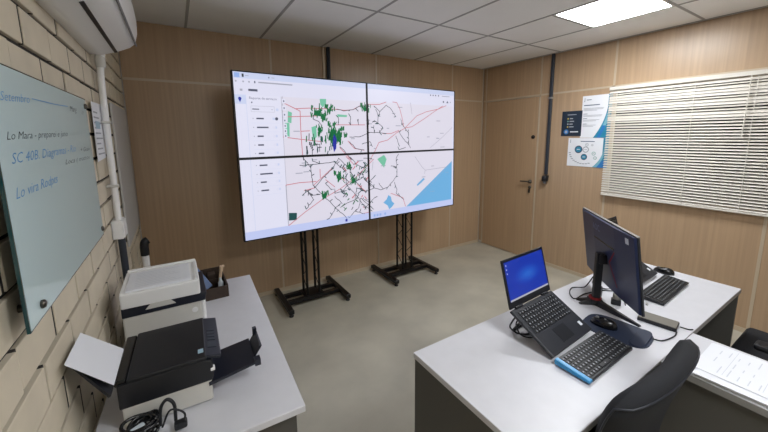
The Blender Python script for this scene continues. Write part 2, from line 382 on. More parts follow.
# --- recessed LED ceiling lamp
def ceiling_lamp(label, x0, x1, y0, y1):
    t = thing('ceiling_lamp', label, 'lamp', ((x0+x1)/2, (y0+y1)/2, H), 0, 'recessed ceiling lamps')
    hx, hy = (x1-x0)/2, (y1-y0)/2
    g = G()
    for a in ((-hx+.008, hx-.008, -hy+.008, -hy+.02), (-hx+.008, hx-.008, hy-.02, hy-.008), (-hx+.008, -hx+.02, -hy+.02, hy-.02), (hx-.02, hx-.008, -hy+.02, hy-.02)):
        g.box(*a, -.003, .012)
    obj('frame', g, 'white_plastic', t)
    d = obj('diffuser', G().box(-hx+.02, hx-.02, -hy+.02, hy-.02, .001, .01), 'led', t); d['label'] = 'glowing white diffuser'
ceiling_lamp('square recessed white LED panel shining in the ceiling above the desks', LX0, LX1, LY0, LY1)
ceiling_lamp('square recessed white LED panel added out of view in the ceiling behind the photographer', 1.08, 1.685, -4.145, -3.56)  # unseen second lamp, added to brighten the near left side

# ================================================================ VIDEO WALL
VW = 2.388; VH = VW*9/16; PW, PH = VW/2, VH/2; VA, VT = .043, .013
VO = Vector((.719, -.62, .789))
VM = Matrix.Translation(VO) @ Matrix.Rotation(VA, 4, 'Z') @ Matrix.Rotation(-VT, 4, 'X')
BZ = .010
def screen_content(F, ou, ov):
    """draws the whole desktop picture; F clips to its own display. u, v are fractions of the whole wall"""
    P = lambda pts: [(u*VW-ou, v*VH-ov) for u, v in pts]
    R = lambda u0, u1, v0, v1, m, l: F.poly(P([(u0, v0), (u1, v0), (u1, v1), (u0, v1)]), m, l)
    T = lambda s, u, v, sz, m, wd: F.text(s, u*VW-ou, v*VH-ov, sz, m, 6, width=wd*VW)
    R(0, 1, 0, 1, 's_white', 1)
    R(0, 1, .958, 1, 's_chrome', 2); R(0, 1, .915, .958, 's_white', 2)
    R(.30, 1, .958, 1, 's_chrome', 3); R(.008, .024, .962, .988, 's_chrome2', 4)
    R(.031, .037, .966, .984, 's_black', 4); R(.041, .052, .973, .977, 's_grey', 4); R(.115, .118, .970, .978, 's_text', 4); R(.125, .135, .972, .976, 's_grey', 4)
    for u in (.012, .034, .052): F.disc(u*VW-ou, .941*VH-ov, .007, 's_grey', 4)
    R(.068, .072, .936, .948, 's_text', 4); R(.081, .196, .938, .946, 's_grey', 4)
    R(.022, .030, .888, .900, 's_grey', 4)
    R(0, 1, 0, .058, 's_task', 5)
    # side bar
    R(0, .153, .058, .868, 's_side', 2); R(0.0, .038, .815, .867, 's_chrome', 3); R(.038, .0395, .06, .868, 's_chrome', 3)
    F.disc(.02*VW-ou, .845*VH-ov, .012, 's_blue', 4); F.poly(P([(.016, .84), (.024, .84), (.02, .822)]), 's_blue', 4)
    R(.153, .1545, .058, .868, 's_grey', 4)
    R(.048, .077, .889, .902, 's_text', 4)
    R(.054, .058, .822, .830, 's_text', 4)
    for a in ((.052, .1285, .805, .8065), (.052, .1285, .772, .7735), (.052, .0528, .772, .806), (.1278, .1285, .772, .806)): R(*a, 's_grey', 4)
    R(.056, .078, .785, .791, 's_text', 4); R(.118, .123, .786, .79, 's_grey', 4); F.disc(.138*VW-ou, .788*VH-ov, .012, 's_chrome', 4)
    rows = [(.734, .024), (.682, .038), (.630, .020), (.578, .019), (.528, .018), (.456, .026), (.403, .042), (.353, .020), (.302, .026)]
    for k, (v, w_) in enumerate(rows):
        R(.055, .058, v-.003, v+.003, 's_grey', 4); R(.067, .067+w_, v-.0045, v+.0045, 's_text', 4)
        R(.120, .134, v-.007, v+.007, 's_chrome', 4); F.disc((.134 if k == 0 else .123)*VW-ou, v*VH-ov, .013, 's_text' if k == 0 else 's_white', 5)
        R(.05, .142, v-.027, v-.026, 's_chrome', 3)
    # map
    R(.1545, .985, .058, .868, 's_map', 2)
    for q in P_SEA: F.poly(P(q), 's_sea', 3)
    F.poly(P([(.697, .058), (.985, .058), (.985, .40)]), 's_sea', 3)
    for q in P_LAKE+P_RIVER: F.poly(P(q), 's_sea', 3)
    for q in P_GREEN: F.poly(P(q), 's_green', 3)
    for q in P_DARK: F.poly(P(q), 's_teal', 4)
    for q in GRY: F.line(P(q), .005, 's_grey', 3)
    for q in RED: F.line(P(q), .0065, 's_red', 4)
    rr = random.Random(3)
    for q in BLK:
        pts = []
        for a, b in zip(q[:-1], q[1:]):
            n = max(2, int(math.hypot(b[0]-a[0], b[1]-a[1])/.012))
            for k in range(n):
                s = k/n; j = .0022 if k else 0
                pts.append((a[0]+(b[0]-a[0])*s+rr.uniform(-j, j), a[1]+(b[1]-a[1])*s+rr.uniform(-j, j)))
        pts.append(q[-1]); F.line(P(pts), .0055, 's_black', 5)
        for p in pts[::2]:
            if rr.random() < .45:
                a = rr.uniform(0, 6.28); l = rr.uniform(.006, .016)
                F.line(P([p, (p[0]+l*math.cos(a), p[1]+1.6*l*math.sin(a))]), .007, 's_teal' if rr.random() < .5 else 's_black', 5)
    for q in P_G:
        cx = sum(p[0] for p in q)/len(q); cy = sum(p[1] for p in q)/len(q)
        F.poly(P([(cx+(p[0]-cx)*.6, cy+(p[1]-cy)*.6) for p in q]), 's_gdark', 5)
        n = 9 + int(3200*abs(sum(q[i-1][0]*q[i][1]-q[i][0]*q[i-1][1] for i in range(len(q)))))*2
        for k in range(n):
            p = rr.choice(q); s = rr.uniform(.1, 1.05); x = cx+(p[0]-cx)*s+rr.uniform(-.006, .006); y = cy+(p[1]-cy)*s+rr.uniform(-.008, .008)
            F.line(P([(x, y), (x+rr.uniform(-.002, .004), y+rr.uniform(.012, .03))]), rr.uniform(.006, .012), 's_gdark', 5)
    for k in range(26):
        x = rr.uniform(.235, .345); y = rr.uniform(.50, .62)
        F.line(P([(x, y), (x+rr.uniform(-.003, .003), y+rr.uniform(.015, .05))]), rr.uniform(.006, .012), rr.choice(['s_gdark', 's_black', 's_teal']), 5)
    for k in range(60):
        x = rr.uniform(.36, .49); y = rr.uniform(.09, .44)
        a = rr.choice([.8, -.75])+rr.uniform(-.2, .2); l = rr.uniform(.008, .02)
        F.line(P([(x, y), (x+l*math.cos(a), y+1.7*l*math.sin(a))]), rr.uniform(.006, .012), rr.choice(['s_gdark', 's_black', 's_teal', 's_red']), 5)
    for q in P_BLUE: F.poly(P(q), 's_blue', 6)
    for k in range(34):
        u = rr.uniform(.17, .96); v = rr.uniform(.1, .84)
        R(u, u+rr.uniform(.012, .03), v, v+.006, 's_grey', 3)
    # map tool buttons
    for v in (.842, .80, .76, .725, .692, .66, .63):
        R(.156, .168, v-.014, v+.014, 's_side', 6); R(.160, .164, v-.005, v+.005, 's_text', 7)
    R(.985, 1, .058, .915, 's_white', 6)
    # right end of the tool bar and the task bar
    for u in (.84, .856, .872, .89): R(u, u+.006, .943, .953, 's_text', 4)
    R(.915, .965, .944, .950, 's_grey', 4); R(.921, .929, .894, .908, 's_text', 4); F.poly(P([(.944, .893), (.958, .893), (.951, .912)]), 's_text', 4); R(.968, .974, .896, .906, 's_grey', 4)
    for k, u in enumerate((.385, .52, .535, .55, .575)):
        R(u, u+.009, .020, .038, 's_blue' if k == 0 else 's_chrome2', 6)
    T('Reporte de serviços', .048, .845, .026, 's_text', .090)
DISP = {(0, 1): 'upper left display of the video wall, showing a browser side bar and green map area',
        (1, 1): 'upper right display of the video wall, with a red road crossing a pale map',
        (0, 0): 'lower left display of the video wall, with a dark green square on the map',
        (1, 0): 'lower right display of the video wall, with blue sea on the map'}
for (i, k), lab in DISP.items():
    t = thing('video_wall_display', lab, 'display', group='displays of the video wall')
    t.matrix_basis = VM @ Matrix.Translation((i*PW, 0, k*PH))
    g = G()
    g.box(.001, PW-.001, .004, .055, .001, PH-.001)
    g.box(.001, BZ, 0, .004, .001, PH-.001); g.box(PW-BZ, PW-.001, 0, .004, .001, PH-.001)
    g.box(BZ, PW-BZ, 0, .004, .001, BZ); g.box(BZ, PW-BZ, 0, .004, PH-BZ, PH-.001)
    obj('housing', g, 'black_plastic', t)
    obj('back_cover', G().box(.12, PW-.12, .055, .095, .1, PH-.1, bev=.01, seg=1), 'black_plastic', t)
    F = Flat((0, .0042, 0), (1, 0, 0), (0, 0, 1), (0, -1, 0), rect=(BZ, PW-BZ, BZ, PH-BZ))
    screen_content(F, i*PW, k*PH)
    s = F.build('screen', t); s['label'] = 'lit screen showing a road map'
# --- two stands carrying the displays
def stand(cx, label):
    t = thing('display_stand', label, 'stand', (cx, -.31, 0), 0, 'stands under the video wall')
    for sx in (-.285, .285):
        f = obj('foot', G().box(sx-.024, sx+.024, -.275, .27, .028, .068, bev=.004, seg=1), 'black_metal', t)
        for sy in (-.25, .245): obj('levelling_pad', G().lathe([(.02, 0), (.022, .01), (.01, .014), (.01, .03)], 12, M=XF((sx, sy, 0))), 'black_plastic', f)
    for sy in (-.075, .075): obj('crossbar', G().box(-.261, .261, sy-.022, sy+.022, .03, .066), 'black_metal', t)
    obj('base_plate', G().box(-.1, .1, -.09, .09, .066, .074), 'black_metal', t)
    for sx in (-.062, .062):
        for sy in (-.06, .06): obj('post', G().tube([(sx, sy, .074), (sx, sy, 1.98)], .0125, 10), 'black_metal', t)
        g = G(); z = .12; s = 1
        while z < 1.9:
            g.tube([(sx, -.06*s, z), (sx, .06*s, z+.11)], .004, 6); z += .11; s = -s
        obj('lattice_brace', g, 'black_metal', t)
    yb = -.085
    for z in (1.0, 1.25, 1.68, 1.93):
        obj('mount_rail', G().box(-.2, .2, yb-.02, yb+.012, z-.025, z+.025), 'black_metal', t)
    return t
stand(1.362, 'black lattice floor stand under the left half of the video wall')
stand(2.522, 'black lattice floor stand under the right half of the video wall')
# --- trunking on the back wall above the displays
tag(obj('white_trunking', G().box(1.692, 1.715, -.02, -.003, .9, H-.002, bev=.003, seg=1), 'strip'), 'pale cable trunking rising from behind the video wall to the ceiling', 'trunking')
tag(obj('dark_conduit', G().tube([(1.752, -.024, .9), (1.752, -.024, H-.002)], .02, 10), 'dark_strip'), 'dark conduit beside the pale trunking above the video wall', 'conduit')

# ================================================================ RIGHT WALL THINGS
t = thing('cable_conduit', 'dark cable conduit running down from the ceiling beside the door', 'conduit', (W, -1.045, 0))
obj('channel', G().box(-.03, -.003, -.017, .017, 1.14, H-.002, bev=.004, seg=1), 'dark_strip', t)
obj('clip', G().box(-.034, -.003, -.022, .022, 2.04, 2.06), 'steel', t)
o = obj('socket', G().lathe([(.03, 0), (.036, .008), (.036, .05), (.026, .07), (.012, .074)], 16, M=XF((-.036, 0, 1.06))).box(-.05, -.003, -.03, .03, 1.07, 1.13, bev=.006), 'black_plastic', t)
obj('cable_gland', G().lathe([(.014, 0), (.02, .012), (.02, .03)], 12, M=XF((-.036, 0, 1.03))), 'grey_plastic', o)
# posters (print faces -x; u runs to the right = -y)
def poster(name, label, y0, y1, z0, z1, base, draw, xo):
    t = thing(name, label, 'poster', (W-xo, y0, z0), 0, 'notices on the wood panel')
    w_, h_ = y0-y1, z1-z0
    obj('sheet', G().box(0, .0015, -w_, 0, 0, h_), base, t)
    F = Flat((0, 0, 0), (0, -1, 0), (0, 0, 1), (-1, 0, 0), rect=(0, w_, 0, h_), step=.0004)
    draw(F, w_, h_); F.build('print', t)['kind'] = 'stuff'
def p_dark(F, w, h):
    F.rect_(w*.28, w*.72, h*.84, h*.865, 'print_grey', 3)
    for k, m in enumerate(('poster_yellow', 'poster_green', 'print_grey', 'poster_yellow')):
        F.disc(w*.32, h*(.70-.11*k), .008, m); F.rect_(w*.40, w*(.62 if k % 2 else .56), h*(.70-.11*k)-.005, h*(.70-.11*k)+.005, 'print_grey')
    F.disc(w*.26, h*.17, .028, 'poster_blue', 2, 18); F.disc(w*.26, h*.17, .015, 'print_grey', 3, 12); F.rect_(w*.46, w*.86, h*.15, h*.19, 'paper', 3)
def swoosh(F, w, h, e):
    n = 16; a = [(w*(1-e*math.sin(math.pi/2*k/n)**1.3), h*(1-k/n)) for k in range(n+1)]
    for k in range(n): F.poly([a[k+1], (w, a[k+1][1]), (w, a[k][1]), a[k]], 'poster_teal2', 1)
    b = [(w*(1.06-e*.9*math.sin(math.pi/2*k/n)**2.2), h*(1-k/n)) for k in range(n+1)]
    for k in range(n): F.poly([b[k+1], (w+.02, b[k+1][1]), (w+.02, b[k][1]), b[k]], 'poster_teal' if k < 10 else 'poster_blue', 2)
def p_tall(F, w, h):
    F.rect_(w*.84, w, 0, h, 'poster_teal', 1)
    n = 14; a = [(w*(.86-.42*(k/n)**2.4), h*(1-k/n)) for k in range(n+1)]
    for k in range(n): F.poly([a[k+1], (w, a[k+1][1]), (w, a[k][1]), a[k]], 'poster_teal', 2)
    b = [(w*(.90-.34*(k/n)**2.0), h*(1-k/n)) for k in range(n+1)]
    for k in range(3, n): F.poly([b[k+1], (b[k+1][0]+w*.09, b[k+1][1]), (b[k][0]+w*.09, b[k][1]), b[k]], 'poster_teal2' if k < 10 else 'poster_blue', 3)
    F.text('J', w*.06, h*.88, .045, 'poster_text'); F.rect_(w*.14, w*.3, h*.895, h*.91, 'poster_text', 3)
    F.rect_(w*.06, w*.58, h*.765, h*.785, 'poster_text', 3)
    for v, e in ((.70, .72), (.675, .7), (.65, .5), (.57, .2), (.535, .68), (.51, .66), (.46, .2), (.425, .6), (.40, .5), (.33, .2), (.30, .5), (.27, .42)):
        F.rect_(w*.06, w*e, h*v-.002, h*v+.003, 'print_grey' if e > .25 else 'poster_text', 3)
def p_wide(F, w, h):
    F.rect_(w*.86, w, 0, h, 'poster_teal', 1)
    n = 12; a = [(w*(.90-.26*(k/n)**3), h*(1-k/n)) for k in range(n+1)]
    for k in range(n): F.poly([a[k+1], (w, a[k+1][1]), (w, a[k][1]), a[k]], 'poster_teal2', 2)
    b = [(w*(.94-.20*(k/n)**3), h*(1-k/n)) for k in range(n+1)]
    for k in range(n): F.poly([b[k+1], (w, b[k+1][1]), (w, b[k][1]), b[k]], 'poster_teal' if k < 9 else 'poster_blue', 3)
    F.text('J', w*.05, h*.86, .04, 'poster_text'); F.rect_(w*.32, w*.66, h*.87, h*.895, 'poster_text', 3)
    for u, v, r, m in ((.28, .60, .042, 'poster_text'), (.46, .60, .034, 'print_grey'), (.43, .34, .034, 'poster_text'), (.66, .47, .02, 'poster_green'), (.70, .32, .018, 'poster_green'), (.48, .77, .018, 'print_grey'), (.61, .76, .012, 'print_grey')):
        F.disc(w*u, h*v, r, m, 4, 18); F.disc(w*u, h*v, r*.72, 'paper' if m != 'poster_text' else 'poster_teal', 5, 18); F.rect_(w*u-r*.4, w*u+r*.4, h*v-.003, h*v+.003, 'paper' if m == 'poster_text' else 'print_grey', 6)
    for k in range(11):
        a = math.pi*1.02+k*.19; F.rect_(w*.42+w*.36*math.cos(a)-.012, w*.42+w*.36*math.cos(a)+.012, h*.50+h*.40*math.sin(a)-.005, h*.50+h*.40*math.sin(a)+.005, 'print_grey', 4)
poster('navy_notice', 'small dark navy notice with colored dots beside the white posters', -1.19, -1.414, 1.604, 1.882, 'poster_navy', p_dark, .004)
poster('tall_poster', 'tall white poster with a teal curve, upper one next to the blind', -1.406, -1.716, 1.585, 2.032, 'paper', p_tall, .003)
poster('wide_poster', 'white poster with circle diagram and teal edge, lower one next to the blind', -1.284, -1.712, 1.268, 1.582, 'paper', p_wide, .006)
# --- venetian blind
t = thing('venetian_blind', 'cream venetian blind hanging closed over the window', 'blind', (W, -1.69, 2.09))
LB = 1.33
obj('headrail', G().box(-.062, -.022, -LB, .0, -.035, .0, bev=.003, seg=1), 'blind_rail', t)
NS = 42; top, bot = -.052, -1.075; slat_vars = {}
def slat(tilt):
    g = G(); hw = .0135; n = 3; vs = []; 
    for yy in (0, -LB):
        for k in range(n+1):
            s = -1+2*k/n; p = (hw*s*math.cos(tilt)-.0025*(1-s*s)*math.sin(tilt), hw*s*math.sin(tilt)+.0025*(1-s*s)*math.cos(tilt)); vs.append((p[0], yy, p[1]))
        for k in range(n+1):
            s = 1-2*k/n; p = (hw*s*math.cos(tilt)-.0025*(1-s*s)*math.sin(tilt), hw*s*math.sin(tilt)+.0025*(1-s*s)*math.cos(tilt)-.0009); vs.append((p[0], yy, p[1]))
    m = 2*(n+1); fs = [(k, (k+1) % m, m+(k+1) % m, m+k) for k in range(m)]+[list(range(m))[::-1], list(range(m, 2*m))]
    return g.add(vs, fs).mesh('slat', ['blind'])
for k in range(NS):
    z = top+(bot-top)*k/(NS-1)
    deg = 62 if k < 12 and k not in (1, 5, 8, 9) else 31
    if deg not in slat_vars: slat_vars[deg] = slat(math.radians(deg))
    link('slat', slat_vars[deg], t, XF((-.042, 0, z), rx=0))
obj('bottom_rail', G().box(-.056, -.030, -LB, 0, -1.103, -1.088, bev=.003, seg=1), 'blind_rail', t)
for y in (-.07, -.66, -1.02, -1.25): obj('ladder_cord', G().box(-.0565, -.0555, y-.002, y+.002, -1.09, -.03), 'blind_rail', t)
obj('tilt_wand', G().tube([(-.066, -.985, -.03), (-.07, -.98, -.5)], .004, 6), 'blind_rail', t)

# ================================================================ LEFT WALL THINGS
# --- glass board on stand-off bolts
t = thing('glass_board', 'pale blue glass writing board with handwritten notes on the brick wall', 'whiteboard', (0, -2.504, 1.243))
bw, bh = .822, .537
o = obj('pane', G().box(.029, .0348, 0, bw, 0, bh), 'glass_edge', t)
obj('pane_face', G().box(.0348, .0352, .004, bw-.003, .003, bh-.003), 'glass_board', o)
for y, z in ((.075, .03), (bw-.03, .03), (.03, bh-.03), (bw-.03, bh-.03)):
    obj('standoff_bolt', G().lathe([(.009, 0), (.009, .036), (.0095, .036), (.0095, .04), (.007, .043), (0, .043)], 14, M=XF((0, y, z), ry=math.pi/2)), 'chrome_dark', t)
F = Flat((.0353, 0, 0), (0, 1, 0), (0, 0, 1), (1, 0, 0))
def wr_(s, y, z, size, m, wd, rot=0): F.text(s, y, z, size*.66, m, 1, width=wd*.96, shear=.35, rot=rot, thin=.00025)
wr_('Setembro', .05, .462, .04, 'ink_blue', .17, .05); wr_('5', .03, .505, .035, 'ink_black', .018); wr_('Marg', .565, .475, .04, 'ink_black', .10, .03); wr_('13', .73, .475, .03, 'ink_black', .03)
F.line([(.23, .482), (.42, .484), (.55, .489)], .002, 'ink_blue', 1)
wr_('Lo Mara - preparei e juno', .046, .386, .036, 'ink_black', .47, .02)
wr_('SC 40B. Diagramas - Rio', .05, .338, .048, 'ink_blue', .54, .015); wr_('+ Gusv', .625, .342, .034, 'ink_black', .16)
wr_('Loca ( mattos', .42, .312, .032, 'ink_black', .35)
wr_('Lo vira Rodpts', .04, .268, .05, 'ink_blue', .30, .01)
F.build('handwriting', t)
# --- printed sheet taped next to it
t = thing('taped_sheet', 'white printed sheet hanging on the brick wall beside the glass board', 'paper', (0, -1.44, 1.525))
obj('sheet', G().add([(.012, 0, 0), (.012, .21, .01), (.012, .255, .275), (.012, .02, .27), (.0105, 0, 0), (.0105, .21, .01), (.0105, .255, .275), (.0105, .02, .27)], [(0,1,2,3),(7,6,5,4),(0,4,5,1),(1,5,6,2),(2,6,7,3),(3,7,4,0)]), 'paper', t)
F = Flat((.012, 0, 0), (0, 1, 0), (0, 0, 1), (1, 0, 0))
for k in range(9): F.rect_(.03, .19-(k % 3)*.03, .03+.024*k, .037+.024*k, 'print_grey', 1)
F.rect_(.05, .16, .150, .185, 'lightblue_sticker', 2); F.build('print', t)['kind'] = 'stuff'
# --- grey board in the corner
tag(obj('grey_panel', G().box(.004, .014, -.84, -.13, .95, 1.84, bev=.002, seg=1), 'grey_board'), 'plain grey board fixed to the brick wall in the back corner', 'board')
# --- split air conditioner
t = thing('air_conditioner', 'white split air conditioner mounted high on the brick wall', 'air conditioner', (0, -1.6, 2.05))
Y0, Y1 = -.44, .40
prof = [(.002, -.016), (.05, -.014), (.11, .006), (.165, .032), (.188, .052), (.200, .10), (.203, .16), (.196, .23), (.178, .275), (.15, .292), (.002, .295)]
g = G(); n = len(prof); vs = []
cuts = [(Y0, .90), (Y0+.012, .97), (Y0+.035, 1), (Y1-.035, 1), (Y1-.012, .97), (Y1, .90)]
for y, k in cuts: vs += [(.002+(x-.002)*k, y, .145+(z-.145)*(.5+.5*k)) for x, z in prof]
fs = []
for i in range(len(cuts)-1):
    for j in range(n):
        l = (j+1) % n; fs.append((i*n+j, (i+1)*n+j, (i+1)*n+l, i*n+l))
fs += [list(range(n)), list(range((len(cuts)-1)*n, len(cuts)*n))[::-1]]
g.add(vs, fs, 0, None, True); obj('body', g, 'white_plastic', t)
obj('outlet_slot', G().box(-.007, .007, Y0+.08, Y1-.03, -.002, .004, M=XF((.105, 0, .004), ry=-math.radians(18))), 'black_plastic', t)
o = obj('louver', G().box(.122, .168, Y0+.05, Y1-.03, -.004, .004, M=XF((0, 0, -.010), ry=-math.radians(18)), bev=.002, seg=1), 'white_plastic', t)
obj('panel_seam', G().box(-.003, .003, Y0+.015, Y1-.012, -.006, .003, M=XF((.188, 0, .050), ry=-math.radians(40))), 'grey_plastic', t)
F = Flat((.2045, .315, .128), (0, 1, 0), (.03, 0, 1), (1, 0, 0)); F.disc(0, 0, .008, 'ink_blue', 1); F.disc(0, .018, .004, 'ink_blue', 1); F.build('logo', t)
# --- white drain pipe with junction box and dark hose
t = thing('drain_pipe', 'white pipe running down the brick wall from the air conditioner', 'pipe', (0, -1.2, 1.19))
obj('tube', G().tube(curve([(.03, -.05, .02), (.03, -.04, .3), (.03, -.01, .7), (.034, .01, .80), (.045, .005, .865)], 6), .0145, 12), 'white_plastic', t)
obj('sleeve', G().lathe([(.019, 0), (.021, .01), (.021, .05), (.018, .06)], 14, M=XF((.034, .01, .79))), 'cream_plastic', t)
for z, y in ((.20, -.047), (.52, -.025)): obj('pipe_clamp', G().box(0, .05, y-.02, y+.02, z-.006, z+.006, bev=.002, seg=1).box(.0, .012, y+.02, y+.045, z-.006, z+.006), 'cream_plastic', t)
t = thing('junction_box', 'small white junction box on the brick wall at the end of the pipe', 'junction box', (0, -1.235, 1.115))
obj('box_body', G().box(.001, .048, -.052, .052, 0, .098, bev=.005), 'white_plastic', t); obj('lid', G().box(.048, .053, -.047, .047, .005, .093, bev=.002, seg=1), 'white_plastic', t)
tag(obj('dark_hose', G().tube(curve([(.028, -1.21, .5), (.028, -1.212, .8), (.028, -1.218, 1.114)], 4), .016, 10), 'dark_strip'), 'dark hose dropping from the junction box behind the printer', 'hose')
tag(obj('dark_cable', G().tube(curve([(.018, -1.175, 1.0), (.018, -1.165, 1.3), (.018, -1.125, 1.7), (.018, -1.105, 2.05)], 5), .009, 8), 'dark_strip'), 'dark cable running beside the white pipe on the brick wall', 'cable')
# --- pole in the corner
t = thing('corner_pole', 'white pole with a black grip standing in the back left corner', 'pole', (.075, -.70, 0))
obj('shaft', G().lathe([(.021, 0), (.021, .85)], 14), 'white_plastic', t)
obj('grip', G().tube(curve([(0, 0, .84), (0, 0, .90), (.005, .004, .930), (.022, .01, .940)], 5), .026, 10), 'black_plastic', t)

# ================================================================ LEFT DESK AND PRINTERS
DZ = .74
t = thing('side_desk', 'light grey desk with dark panels along the brick wall, carrying two printers', 'desk', (.332, -1.79, 0), -.037)
obj('tabletop', G().box(-.29, .298, -.622, .612, DZ-.025, DZ, bev=.002, seg=1), ['desk_top'], t)
for y in (-.585, .565): obj('side_panel', G().box(-.27, .275, y, y+.02, .02, DZ-.025), 'desk_panel', t)
obj('modesty_panel', G().box(.255, .273, -.565, .565, .28, DZ-.025), 'desk_panel', t)
for y in (-.575, .575):
    for x in (-.25, .26): obj('foot_pad', G().lathe([(.015, 0), (.015, .02)], 10, M=XF((x, y, 0))), 'black_plastic', t)
# --- front printer
t = thing('black_printer', 'black topped printer with white base and open output tray, nearer one on the desk', 'printer', (.232, -2.09, DZ), -.03)
hx, hy = .122, .142
obj('base', G().box(-hx, hx, -hy+.004, hy-.004, .004, .078, bev=.006), 'cream_plastic', t)
obj('upper_body', G().prism([(-hx-.005, .078), (hx+.002, .078), (hx+.008, .10), (hx+.004, .150), (hx-.02, .158), (-hx-.005, .158)], -hy, hy, 'y', bev=.004), 'black_plastic', t)
obj('scanner_lid', G().box(-hx+.020, hx-.010, -hy+.001, hy-.001, .157, .170, bev=.004), 'black_plastic', t)
obj('rear_feeder', G().box(-hx-.012, -hx+.018, -hy+.008, hy-.008, .150, .1685, bev=.004), 'black_gloss', t)
o = obj('control_panel', G().box(-.026, .026, -hy+.006, hy-.006, -.006, .006, M=XF((hx+.008, 0, .158), ry=math.radians(12)), bev=.004), 'navy_plastic', t)
g = G()
for k in range(4): g.box(-.012, .012, -.03+.022*k-.007, -.03+.022*k+.007, .006, .0075, M=XF((hx+.008, 0, .158), ry=math.radians(12)))
g.box(-.014, .014, -.085, -.05, .006, .0075, M=XF((hx+.008, 0, .158), ry=math.radians(12))); obj('buttons', g, 'dark_strip', o)
obj('sticker', G().box(hx-.034, hx-.018, -hy+.03, -hy+.054, .170, .1706), 'lightblue_sticker', t)
obj('ink_window', G().box(hx-.002, hx+.012, -hy-.002, -hy+.018, .112, .124, bev=.003), 'white_plastic', t)
tr = obj('output_tray', G().prism([(hx-.01, .072), (hx+.140, .092), (hx+.140, .084), (hx-.01, .060)], -.142, .024, 'y'), 'navy_plastic', t)
obj('tray_end', G().prism([(hx+.134, .078), (hx+.146, .084), (hx+.172, .122), (hx+.162, .124)], -.10, .010, 'y', bev=.002, seg=1)
    .box(hx+.138, hx+.158, -.14, -.112, .074, .096).box(hx+.154, hx+.168, -.005, .012, .105, .142), 'navy_plastic', tr)
obj('paper_support', G().prism([(-hx-.010, .160), (-hx-.081, .285), (-hx-.085, .282), (-hx-.016, .156)], -.18, -.02, 'y'), 'black_plastic', t)
A = [(.1, -2.242, .916), (.1, -2.026, .906), (.02, -2.125, 1.048), (.02, -2.302, 1.052)]
tag(obj('blank_sheet', G().add(A+[(x-.0006, y, z-.0004) for x, y, z in A], [(0, 1, 2, 3), (7, 6, 5, 4), (0, 4, 5, 1), (1, 5, 6, 2), (2, 6, 7, 3), (3, 7, 4, 0)]), 'paper'), 'blank white sheet standing in the rear feeder of the black printer', 'paper')
# --- rear printer
t = thing('white_printer', 'white printer with a dark band and papers on top, farther one on the desk', 'printer', (.205, -1.60, DZ), 0)
hx, hy = .142, .142
obj('lower_body', G().box(-hx, hx+.008, -hy, hy, .004, .148, bev=.008), 'cream_plastic', t)
obj('dark_band', G().prism([(-hx, .148), (hx+.022, .148), (hx+.030, .185), (-hx, .190)], -hy-.003, hy, 'y', bev=.003), 'navy_plastic', t)
u = obj('scanner_unit', G().prism([(-hx, .188), (hx+.006, .184), (hx+.006, .252), (-hx, .252)], -hy-.006, hy, 'y', bev=.006), 'white_plastic', t)
g = G().box(-hx+.004, hx+.002, hy-.022, hy-.004, .252, .263, bev=.003).box(hx-.012, hx+.004, -hy+.002, hy-.002, .25, .258, bev=.003).box(-hx+.002, -hx+.014, -hy+.002, hy-.03, .25, .256)
obj('lid_rim', g, 'white_plastic', u)
obj('grip_notch', G().prism([(-.06, .168), (.05, .168), (.03, .19), (-.04, .19)], -hy-.0075, -hy-.002, 'y', bev=0), 'cream_plastic', t)
obj('corner_post', G().tube([(hx+.012, -hy+.012, .004), (hx+.012, -hy+.012, .146)], .011, 10), 'white_plastic', t)
obj('side_button', G().tube([(hx-.022, -hy-.003, .112), (hx-.022, -hy+.006, .112)], .012, 12), 'white_plastic', t)
t = thing('loose_papers', 'thin pile of white printed papers on top of the white printer', 'paper', (.200, -1.612, .9925), .02)
obj('bottom_sheet', G().box(-.119, .119, -.118, .112, 0, .004), 'paper', t); obj('top_sheet', G().box(-.116, .116, -.112, .108, .004, .0055, M=XF(rz=.02)), 'paper', t)
F = Flat((0, 0, .006), (1, 0, 0), (0, 1, 0), (0, 0, 1))
for k in range(9): F.rect_(-.09, .08-(k % 4)*.02, -.085+.02*k, -.082+.02*k, 'print_faint', 1)
F.build('print', t)['kind'] = 'stuff'
# --- desk organiser with things in it
t = thing('organiser_box', 'dark wooden open box on the desk behind the white printer', 'box', (.437, -1.30, DZ), .02)
g = G().box(-.058, .058, -.14, .14, 0, .006)
obj('bottom', g, 'dark_wood', t)
for a in ((-.058, .058, -.14, -.133, .006, .066), (-.058, .058, .133, .14, .006, .085), (-.058, -.052, -.133, .133, .006, .07), (.052, .058, -.133, .133, .006, .07)):
    obj('side', G().box(*a), 'dark_wood', t)
obj('divider', G().box(-.052, .052, .02, .025, .006, .055), 'dark_wood', t)
tag(obj('blue_handset', G().box(-.02, .02, -.008, .008, 0, .135, bev=.004), 'phone_blue', None, XF((.408, -1.345, .775), rx=-.5, ry=-.35, rz=.5)), 'blue grey handset leaning in the dark wooden box', 'handset')
tag(obj('wooden_stick', G().tube([(0, 0, 0), (.004, .004, .09), (.008, .01, .125)], [.008, .009, .012], 8).box(-.004, .022, -.006, .016, .118, .13, bev=.003), 'beige', None, XF((.462, -1.30, .748), ry=.12)), 'beige stick with a thick end standing in the dark wooden box', 'stick')
tag(obj('clear_bottle', G().lathe([(.013, 0), (.015, .005), (.015, .05), (.007, .06), (.007, .075)], 12), 'clear', None, XF((.468, -1.345, .746))), 'small clear bottle in the dark wooden box', 'bottle')
tag(obj('brown_block', G().box(-.02, .02, -.03, .03, 0, .065, bev=.004), 'dark_wood', None, XF((.43, -1.21, .746))), 'brown block at the back of the dark wooden box', 'block')
